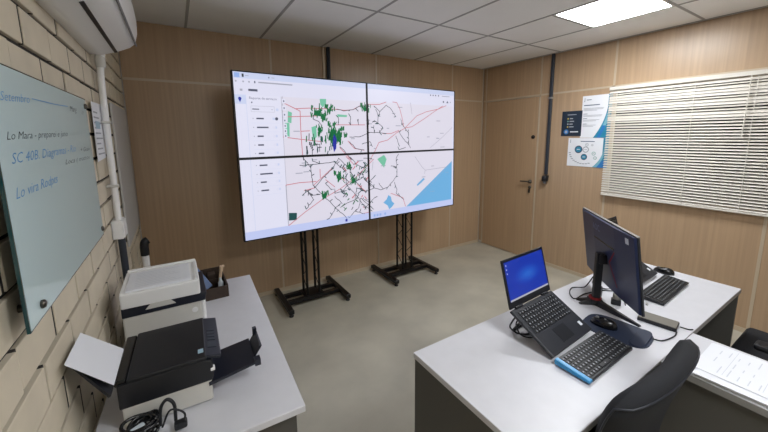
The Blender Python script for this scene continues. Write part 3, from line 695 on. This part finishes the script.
# --- coiled cable at the front
g = G(); rr = random.Random(5)
for k in range(13):
    a = rr.uniform(0, 3.14); r1, r2 = rr.uniform(.028, .05), rr.uniform(.018, .03); tl = rr.uniform(-.45, .45); zc = .014+.0045*k
    pts = [Vector((r1*math.cos(q)*math.cos(a)-r2*math.sin(q)*math.sin(a), r1*math.cos(q)*math.sin(a)+r2*math.sin(q)*math.cos(a), zc+.012*math.sin(q+tl*4))) for q in [2*math.pi*i/20 for i in range(20)]]
    g.tube(pts, .005, 6, closed=True)
t = thing('coiled_cable', 'black coiled power cable lying in front of the black printer', 'cable', (.155, -2.30, DZ))
obj('coil', g, 'black_gloss', t)
obj('loop', G().tube(curve([(.045, .02, .02), (.05, .02, .075), (.068, .02, .098), (.085, .018, .075), (.085, .015, .02)], 6), .005, 8), 'black_plastic', t)
obj('cable_tie', G().tube(curve([(.05, .01, .02), (.075, .005, .07), (.11, .0, .045), (.10, -.01, .008)], 6), .003, 6), 'black_plastic', t)
obj('clear_wrap', G().box(-.03, .012, -.02, .02, .05, .058, M=XF(rx=.15, rz=.5), bev=.003), 'clear', t)
obj('plug', G().box(.08, .115, -.012, .012, .004, .026, bev=.005), 'black_plastic', t)

# ================================================================ RIGHT DESKS
t = thing('work_desk', 'large light grey desk with dark panels carrying the laptops and monitor', 'desk', (2.04, -2.685, 0))
obj('tabletop', G().box(-.965, .955, -.285, .285, DZ-.025, DZ, bev=.0015, seg=1), 'desk_top', t)
for x in (-.96, .932): obj('side_panel', G().box(x, x+.018, -.28, .28, .02, DZ-.025), 'desk_panel', t)
obj('modesty_panel', G().box(-.942, .932, .235, .253, .2, DZ-.025), 'desk_panel', t)
obj('edge_band', G().box(-.965, .955, -.2865, -.285, DZ-.025, DZ-.001), 'desk_edge', t)
for x in (-.951, .941):
    for y in (-.25, .25): obj('foot_pad', G().lathe([(.009, 0), (.009, .02)], 10, M=XF((x, y, 0))), 'black_plastic', t)
t = thing('return_desk', 'narrow grey return desk with a dark panel holding paper stacks', 'desk', (2.035, -3.42, 0))
obj('tabletop', G().box(-.175, .175, -.46, .447, DZ-.025, DZ, bev=.0015, seg=1), 'desk_top', t)
obj('edge_band', G().box(-.1765, -.175, -.46, .447, DZ-.025, DZ-.001), 'desk_edge', t)
obj('front_panel', G().box(-.165, -.147, -.44, .43, .02, DZ-.025), 'desk_panel', t)
for y in (-.44, .412): obj('side_panel', G().box(-.147, .16, y, y+.018, .02, DZ-.025), 'desk_panel', t)
# --- laptop
def kb_keys(g, x0, x1, y0, y1, z, rows, cols, M=None, mark=1):
    dx, dy = (x1-x0)/cols, (y1-y0)/rows
    for r in range(rows):
        k = 0
        while k < cols:
            w_ = 1
            if r == 0 and k == cols//3: w_ = max(3, cols//4)
            w_ = min(w_, cols-k)
            a, b = x0+dx*k+dx*.08, x0+dx*(k+w_)-dx*.08; c, d_ = y0+dy*r+dy*.08, y0+dy*(r+1)-dy*.08
            g.add([(a, c, z), (b, c, z), (b, d_, z), (a, d_, z), (a+dx*.08, c+dy*.08, z+.003), (b-dx*.08, c+dy*.08, z+.003), (b-dx*.08, d_-dy*.08, z+.003), (a+dx*.08, d_-dy*.08, z+.003)],
                  [(4, 5, 6, 7), (0, 1, 5, 4), (1, 2, 6, 5), (2, 3, 7, 6), (3, 0, 4, 7)], 0, M)
            if mark:
                mx, my = (a+b)/2, (c+d_)/2
                g.add([(mx-dx*.16, my-dy*.12, z+.0032), (mx+dx*.16, my-dy*.12, z+.0032), (mx+dx*.16, my+dy*.16, z+.0032), (mx-dx*.16, my+dy*.16, z+.0032)], [(0, 1, 2, 3)], 1, M)
            k += w_
def make_laptop(label, loc, rz, lit=True):
    LW, LD, LH, hz, tl, sa = .33, .2246, .2154, .129, .501, 1.302
    t = thing('laptop', label, 'laptop', loc, rz, 'laptops on the work desk')
    MB = XF((0, 0, hz), rx=tl)                    # base: local -y runs towards the user, downwards
    obj('base', G().box(0, LW, -LD, 0, -.014, 0, M=MB, bev=.003), 'laptop_dark', t)
    g = G(); kb_keys(g, .022, LW-.022, -.128, -.018, .0005, 6, 15, MB)
    o = obj('keyboard', g, ['key', 'key_mark'], t); o['kind'] = 'stuff'
    obj('touchpad', G().box(.115, .205, -.205, -.142, 0, .0012, M=MB), 'black_plastic', t)
    obj('sticker', G().box(.286, .304, -.190, -.170, 0, .0008, M=MB), 'sticker', t)
    MS = XF((0, .004, hz), rx=math.pi/2-sa)*1 if False else XF((0, .002, hz), rx=-(math.pi/2-sa))
    obj('lid', G().box(0, LW, 0, .008, 0, LH, M=MS, bev=.003), 'black_plastic', t)
    F = Flat(MS @ Vector((0, 0, 0)), MS.to_3x3() @ Vector((1, 0, 0)), MS.to_3x3() @ Vector((0, 0, 1)), MS.to_3x3() @ Vector((0, -1, 0)), rect=(.012, LW-.012, .03, LH-.012))
    F.rect_(.012, LW-.012, .03, LH-.012, 's_desktop' if lit else 'black_gloss', 1)
    if lit:
        for k in range(6): F.disc(LW*.52, LH*.56, .11-.017*k, 's_desk%d' % k, 2+k*.5, 20, .42)
        F.rect_(.012, LW-.012, .03, .038, 's_grey', 6)
        for k in range(3): F.rect_(.02, .025, LH-.03-.018*k, LH-.024-.018*k, 's_task', 6)
    o = F.build('screen', t)
    if lit: o['label'] = 'lit blue desktop screen'
    for x in (.06, LW-.06): obj('hinge', G().tube([(x-.025, 0, hz), (x+.025, 0, hz)], .006, 8), 'black_plastic', t)
    return t
lap = make_laptop('open laptop with a blue screen tilted up on a stand, left on the work desk', (1.492, -2.551, DZ), .054)
make_laptop('open laptop with a dark screen mostly hidden behind the monitor', (2.47, -2.455, DZ), .03, False)
def laptop_stand(label, loc, rz):
    t = thing('laptop_stand', label, 'laptop stand', loc, rz, 'laptop stands on the work desk')
    for x in (.06, .27):
        obj('rail', G().tube([(x, -.16, .017), (x, -.015, .096)], .006, 8), 'black_metal', t)
        obj('leg', G().tube([(x, -.03, .087), (x, .02, .006)], .006, 8), 'black_metal', t)
    obj('crossbar', G().tube([(.06, .02, .006), (.27, .02, .006)], .006, 8), 'black_metal', t)
laptop_stand('black wire stand under the laptop with the blue screen', (1.492, -2.551, DZ), .054)
laptop_stand('black wire stand under the laptop behind the monitor', (2.47, -2.455, DZ), .03)
# --- keyboards
def keyboard(name, label, loc, rz, kw, kd, blue):
    t = thing(name, label, 'keyboard', loc, rz, 'keyboards on the work desk')
    obj('case', G().prism([(-kd/2, .002), (kd/2, .002), (kd/2, .026), (-kd/2, .014)], -kw/2, kw/2, 'x', bev=.003), 'black_plastic', t)
    tilt = math.atan2(.012, kd); g = G(); M = XF((0, -kd/2, .014), rx=tilt)
    kb_keys(g, -kw/2+.014, kw/2-.008, .008, kd-.008, 0.0004, 6, 17 if kw < .4 else 21, M)
    o = obj('keycaps', g, ['key', 'key_mark'], t); o['kind'] = 'stuff'
    if blue:
        o = obj('end_trim', G().prism([(-kd/2-.002, .006), (kd/2+.002, .006), (kd/2+.002, .0285), (-kd/2-.002, .0175)], -kw/2-.006, -kw/2+.016, 'x', bev=.004), 'blue_plastic', t); o['label'] = 'glossy light blue end strip'
keyboard('desktop_keyboard', 'black keyboard with a glossy blue end in front of the open laptop', (1.668, -2.822, DZ), .015, .35, .128, True)
keyboard('desktop_keyboard', 'black keyboard at the far desk end behind the monitor', (2.60, -2.742, DZ), .05, .43, .115, False)
# --- mouse pad and mice
t = thing('mouse_pad', 'dark navy mouse pad with wrist rest under the mouse', 'mouse pad', (1.948, -2.778, DZ), .12)
pts = [(.098*math.copysign(abs(math.cos(a))**.6, math.cos(a)), .13*math.copysign(abs(math.sin(a))**.6, math.sin(a))) for a in [2*math.pi*k/32 for k in range(32)]]
obj('mat', G().prism(pts, 0, .004, 'z'), 'pad_navy', t)
obj('wrist_rest', G().prism([(x*.9, y*.22-.092) for x, y in pts], .003, .010, 'z', bev=.003), 'pad_navy', t)
def mouse(label, loc, rz):
    t = thing('computer_mouse', label, 'mouse', loc, rz, 'mice on the work desk')
    g = G(); n, m = 14, 7; vs = []; fs = []
    for j in range(m+1):
        f = j/m*math.pi/2
        for k in range(n):
            a = 2*math.pi*k/n; vs.append((.031*math.cos(a)*math.cos(f)**.5*(1-.08*math.sin(a)), .055*math.sin(a)*math.cos(f)**.5, .034*math.sin(f)*(1-.12*math.sin(a))))
    for j in range(m):
        for k in range(n): l = (k+1) % n; fs.append((j*n+k, j*n+l, (j+1)*n+l, (j+1)*n+k))
    fs += [list(range(n))[::-1]]; g.add(vs, fs, 0, None, True)
    obj('shell', g, 'black_gloss', t)
    obj('scroll_wheel', G().tube([(-.004, .028, .028), (.004, .028, .028)], .008, 10), 'grey_plastic', t)
mouse('black computer mouse on the navy mouse pad', (1.935, -2.73, DZ+.004), .2)
mouse('black computer mouse beside the laptop at the far desk end', (2.905, -2.64, DZ), .1)
# --- monitor seen from behind
MA, MT, MW_, MH_ = .811, .147, .60, .358
MC = Vector((2.179, -2.646, .838))
t = thing('monitor', 'black monitor on a forked stand, seen from behind with red lines', 'monitor', (MC.x, MC.y, DZ), MA)
MP = XF((0, 0, MC.z-DZ), rx=-MT)       # local +y is the rear side, towards the photographer
obj('panel', G().box(-MW_/2, MW_/2, -.008, .003, 0, MH_, M=MP, bev=.002, seg=1), 'black_plastic', t)
bk = obj('rear_shell', G().prism([(-MW_/2+.003, .003), (MW_/2-.003, .003), (MW_/2-.012, .010), (.12, .018), (-.12, .018), (-MW_/2+.012, .010)], .003, MH_-.003, 'z', M=MP, bev=.002), 'monitor_navy', t)
obj('top_edge', G().box(-MW_/2, MW_/2, -.0085, .004, MH_, MH_+.003, M=MP), 'device_grey', t)
g = G().box(-.11, .118, .0175, .0188, MH_*.66, MH_*.66+.008, M=MP); obj('vent_slot', g, 'black_gloss', bk)
F = Flat(MP @ Vector((0, .0182, 0)), MP.to_3x3() @ Vector((-1, 0, 0)), MP.to_3x3() @ Vector((0, 0, 1)), MP.to_3x3() @ Vector((0, 1, 0)))
F.line([(.11, .225), (.05, .155), (.115, .05)], .008, 'red_line', 2)
F.text('AOC', -.125, MH_*.80, .05, 'logo_grey', 2, width=.085)
F.build('rear_marks', bk)
F = Flat(MP @ Vector((-.232, .0132, 0)), MP.to_3x3() @ Vector((-1, -.048, 0)), MP.to_3x3() @ Vector((0, 0, 1)), MP.to_3x3() @ Vector((0, 1, 0)))
F.rect_(-.014, .014, MH_*.90-.014, MH_*.90+.014, 'sticker', 2); F.build('sticker', bk)
F = Flat(MP @ Vector((0, -.0083, 0)), MP.to_3x3() @ Vector((1, 0, 0)), MP.to_3x3() @ Vector((0, 0, 1)), MP.to_3x3() @ Vector((0, -1, 0)))
F.rect_(-MW_/2+.008, MW_/2-.008, .018, MH_-.008, 'black_gloss', 1); F.build('screen', t)
s = obj('stand_column', G().prism([(-.019, .052), (.019, .052), (.015, .084), (-.015, .084)], .02, .28, 'z', bev=.004), 'black_plastic', t)
obj('stand_head', G().box(-.028, .028, .02, .075, .225, .275, bev=.006), 'black_plastic', t)
ft = obj('stand_foot', G().prism([(-.032, .04), (.032, .04), (.028, .10), (-.028, .10)], .0, .028, 'z', bev=.006), 'black_plastic', t)
for a, L in ((-.50, .235), (math.pi+.50, .235), (math.pi/2-.28, .085), (math.pi/2+.28, .085)):
    d = Vector((math.cos(a), math.sin(a), 0)); n_ = Vector((-d.y, d.x, 0)); c = Vector((0, .07, 0)); vs = []
    for q, w_, z0, z1 in ((.0, .024, .0, .030), (.5, .018, .0, .018), (1., .008, 0, .008)):
        p = c+d*L*q; vs += [p-n_*w_+Vector((0, 0, z0)), p+n_*w_+Vector((0, 0, z0)), p+n_*w_*.5+Vector((0, 0, z1)), p-n_*w_*.5+Vector((0, 0, z1))]
    fs = [(0, 3, 2, 1), (8, 9, 10, 11)]
    for i in (0, 4):
        for k in range(4): l = (k+1) % 4; fs.append((i+k, i+l, i+4+l, i+4+k))
    obj('stand_leg', G().add(vs, fs), 'black_plastic', t)
obj('red_ring', G().lathe([(.03, 0), (.031, .004), (.03, .008)], 16, M=XF((0, .07, .028))), 'red_line', ft)
# --- small things round the monitor
t = thing('small_webcam', 'small grey webcam with a black clip beside the monitor stand', 'webcam', (2.205, -2.665, DZ), .4)
obj('clip', G().box(-.018, .018, -.022, .022, 0, .03, bev=.005), 'black_plastic', t); obj('head', G().box(-.02, .02, -.014, .016, .03, .062, bev=.008), 'device_grey', t)
obj('lens', G().lathe([(.009, 0), (.009, .006), (.006, .008)], 12, M=XF((0, -.014, .046), rx=math.pi/2)), 'black_gloss', t)
t = thing('hard_drive', 'flat grey external drive lying on the desk near the chair', 'drive', (2.178, -2.855, DZ), .16)
obj('case', G().box(-.042, .042, -.072, .072, 0, .018, bev=.003), 'black_plastic', t); obj('cover', G().box(-.039, .039, -.069, .069, .018, .020), 'device_grey', t)
def cable(label, pts, r=.003, m='black_plastic'): tag(obj('cable', G().tube(curve(pts, 7), r, 6), m), label, 'cable')
z = DZ+.004
cable('black cable running from the drive along the desk edge', [(2.145, -2.935, z+.003), (2.10, -2.94, z), (2.02, -2.925, z), (2.00, -2.895, z)])
cable('black cable trailing from the drive over the desk corner', [(2.20, -2.93, z+.006), (2.22, -2.955, z), (2.235, -2.966, z)])
cable('black cable curling behind the monitor stand', [(2.132, -2.578, .88), (2.17, -2.53, .80), (2.25, -2.47, z), (2.20, -2.44, z), (2.12, -2.47, z), (2.08, -2.52, z), (2.18, -2.52, z), (2.30, -2.55, z), (2.36, -2.6, z)])
cable('second black cable looping below the monitor', [(2.145, -2.585, .90), (2.22, -2.54, .80), (2.34, -2.55, z), (2.40, -2.60, z), (2.30, -2.66, z), (2.23, -2.70, z)])
cable('black cable loop at the left side of the open laptop', [(1.512, -2.565, .845), (1.505, -2.55, .81), (1.515, -2.535, .775), (1.545, -2.55, z), (1.57, -2.575, z), (1.60, -2.59, z)], .004)
cable('thin black cable with a plug under the open laptop', [(1.515, -2.575, .84), (1.515, -2.565, .80), (1.535, -2.575, z+.01), (1.56, -2.60, z), (1.59, -2.615, z)], .003)
tag(obj('usb_receiver', G().box(-.012, .012, -.005, .005, 0, .008, bev=.001, seg=1), 'steel', None, XF((2.335, -2.755, DZ), rz=.3)), 'tiny metal connector lying behind the monitor', 'connector')
# --- papers on the return desk
t = thing('paper_stack', 'thick stack of white papers on the narrow return desk', 'paper', (2.022, -3.262, DZ), .03)
for k in range(6): obj('sheet', G().box(-.155, .145, -.22, .205, .003*k, .003*k+.0024, M=XF((.003*((k*7) % 5-2), .004*((k*3) % 5-2), 0), rz=.006*((k*5) % 7-3))), 'paper', t)
t = thing('printed_sheet', 'printed white sheet with faint tables, topmost on the paper stack', 'paper', (2.03, -3.25, DZ+.019), .0)
obj('sheet', G().box(-.135, .12, -.20, .19, 0, .0012), 'paper', t)
F = Flat((0, 0, .0012), (1, 0, 0), (0, 1, 0), (0, 0, 1))
rr = random.Random(9)
for k in range(14):
    y = -.18+.026*k
    for c in range(3):
        if rr.random() < .75: F.rect_(-.11+.075*c, -.11+.075*c+rr.uniform(.02, .06), y, y+.003, 'print_faint', 1)
for y in (-.1, .02, .12): F.line([(-.11, y), (.11, y)], .0015, 'print_faint', 1)
F.build('print', t)['kind'] = 'stuff'
# ================================================================ CHAIRS
def chair(label, loc, rz, arms, hw=.27):
    t = thing('office_chair', label, 'chair', loc, rz, 'black office chairs')
    obj('seat', G().box(-.24, .24, -.22, .24, .43, .50, bev=.03, seg=3), 'black_fabric', t)
    g = G(); n, m = 16, 14; fr = []; bk_ = []
    for j in range(m+1):
        q = j/m; zc = .49+.412*q; yc = -.215-.08*q+.02*math.sin(math.pi*q)
        e = (1-abs(2*q-1)**9)**.4 if 0 < j < m else .0
        wd = hw*(.60+.40*min(1, q*1.2))*(.70+.30*e)
        for k in range(n+1):
            s = -1+2*k/n; th = .034*((1-abs(s)**6)**.5)*(.35+.65*e)+.002
            arch = .012*(1-s*s)*max(0, (q-.7)/.3)
            yy = yc+.035*s*s
            fr.append((wd*s, yy+th, zc+arch)); bk_.append((wd*s, yy-th, zc+arch))
    o = n+1; fs = []
    N = len(fr)
    for j in range(m):
        for k in range(n):
            a = j*o+k; fs.append((a, a+1, a+o+1, a+o)); fs.append((N+a, N+a+o, N+a+o+1, N+a+1))
        fs.append((j*o, j*o+o, N+j*o+o, N+j*o)); fs.append((j*o+n, N+j*o+n, N+j*o+o+n, j*o+o+n))
    for k in range(n): fs.append((k, N+k, N+k+1, k+1)); a = m*o+k; fs.append((a, a+1, N+a+1, N+a))
    g.add(fr+bk_, fs, 0, None, True)
    b_ = obj('backrest', g, 'black_fabric', t)
    pp = [bk_[j*o] for j in range(3, m-1)]+[bk_[(m-1)*o+k] for k in range(n+1)]+[bk_[j*o+n] for j in range(m-2, 2, -1)]
    obj('piping', G().tube(pp, .003, 6), 'piping', b_)
    obj('back_bar', G().tube(curve([(0, -.05, .42), (0, -.22, .43), (0, -.29, .50), (0, -.30, .66)], 5), .02, 8), 'black_plastic', t)
    obj('seat_plate', G().box(-.12, .12, -.12, .12, .40, .43), 'black_metal', t)
    obj('gas_column', G().lathe([(.03, .09), (.03, .25), (.018, .25), (.018, .40)], 14), 'black_metal', t)
    for k in range(5):
        a = 2*math.pi*k/5+.31; d = Vector((math.cos(a), math.sin(a), 0))
        l = obj('base_leg', G().tube([d*.02+Vector((0, 0, .11)), d*.235+Vector((0, 0, .075))], [.024, .014], 8), 'black_plastic', t)
        obj('caster', G().tube([d*.235+Vector((-d.y*.02, d.x*.02, .028)), d*.235+Vector((d.y*.02, -d.x*.02, .028))], .028, 12).tube([d*.235+Vector((0, 0, .03)), d*.235+Vector((0, 0, .075))], .006, 6), 'black_plastic', l)
    if arms:
        for s in (-1, 1):
            obj('arm_post', G().tube(curve([(s*.20, 0, .425), (s*.29, 0, .43), (s*.30, -.01, .50), (s*.295, -.01, .62)], 5), .016, 8), 'black_plastic', t)
            obj('arm_pad', G().box(s*.295-.04, s*.295+.04, -.14, .13, .62, .65, bev=.013), 'black_plastic', t)
    return t
chair('black fabric office chair pushed under the work desk in the foreground', (1.572, -2.795, 0), 0, False, .30)
chair('black office chair beyond the return desk, only its armrest in view', (2.86, -3.24, 0), 0, True)
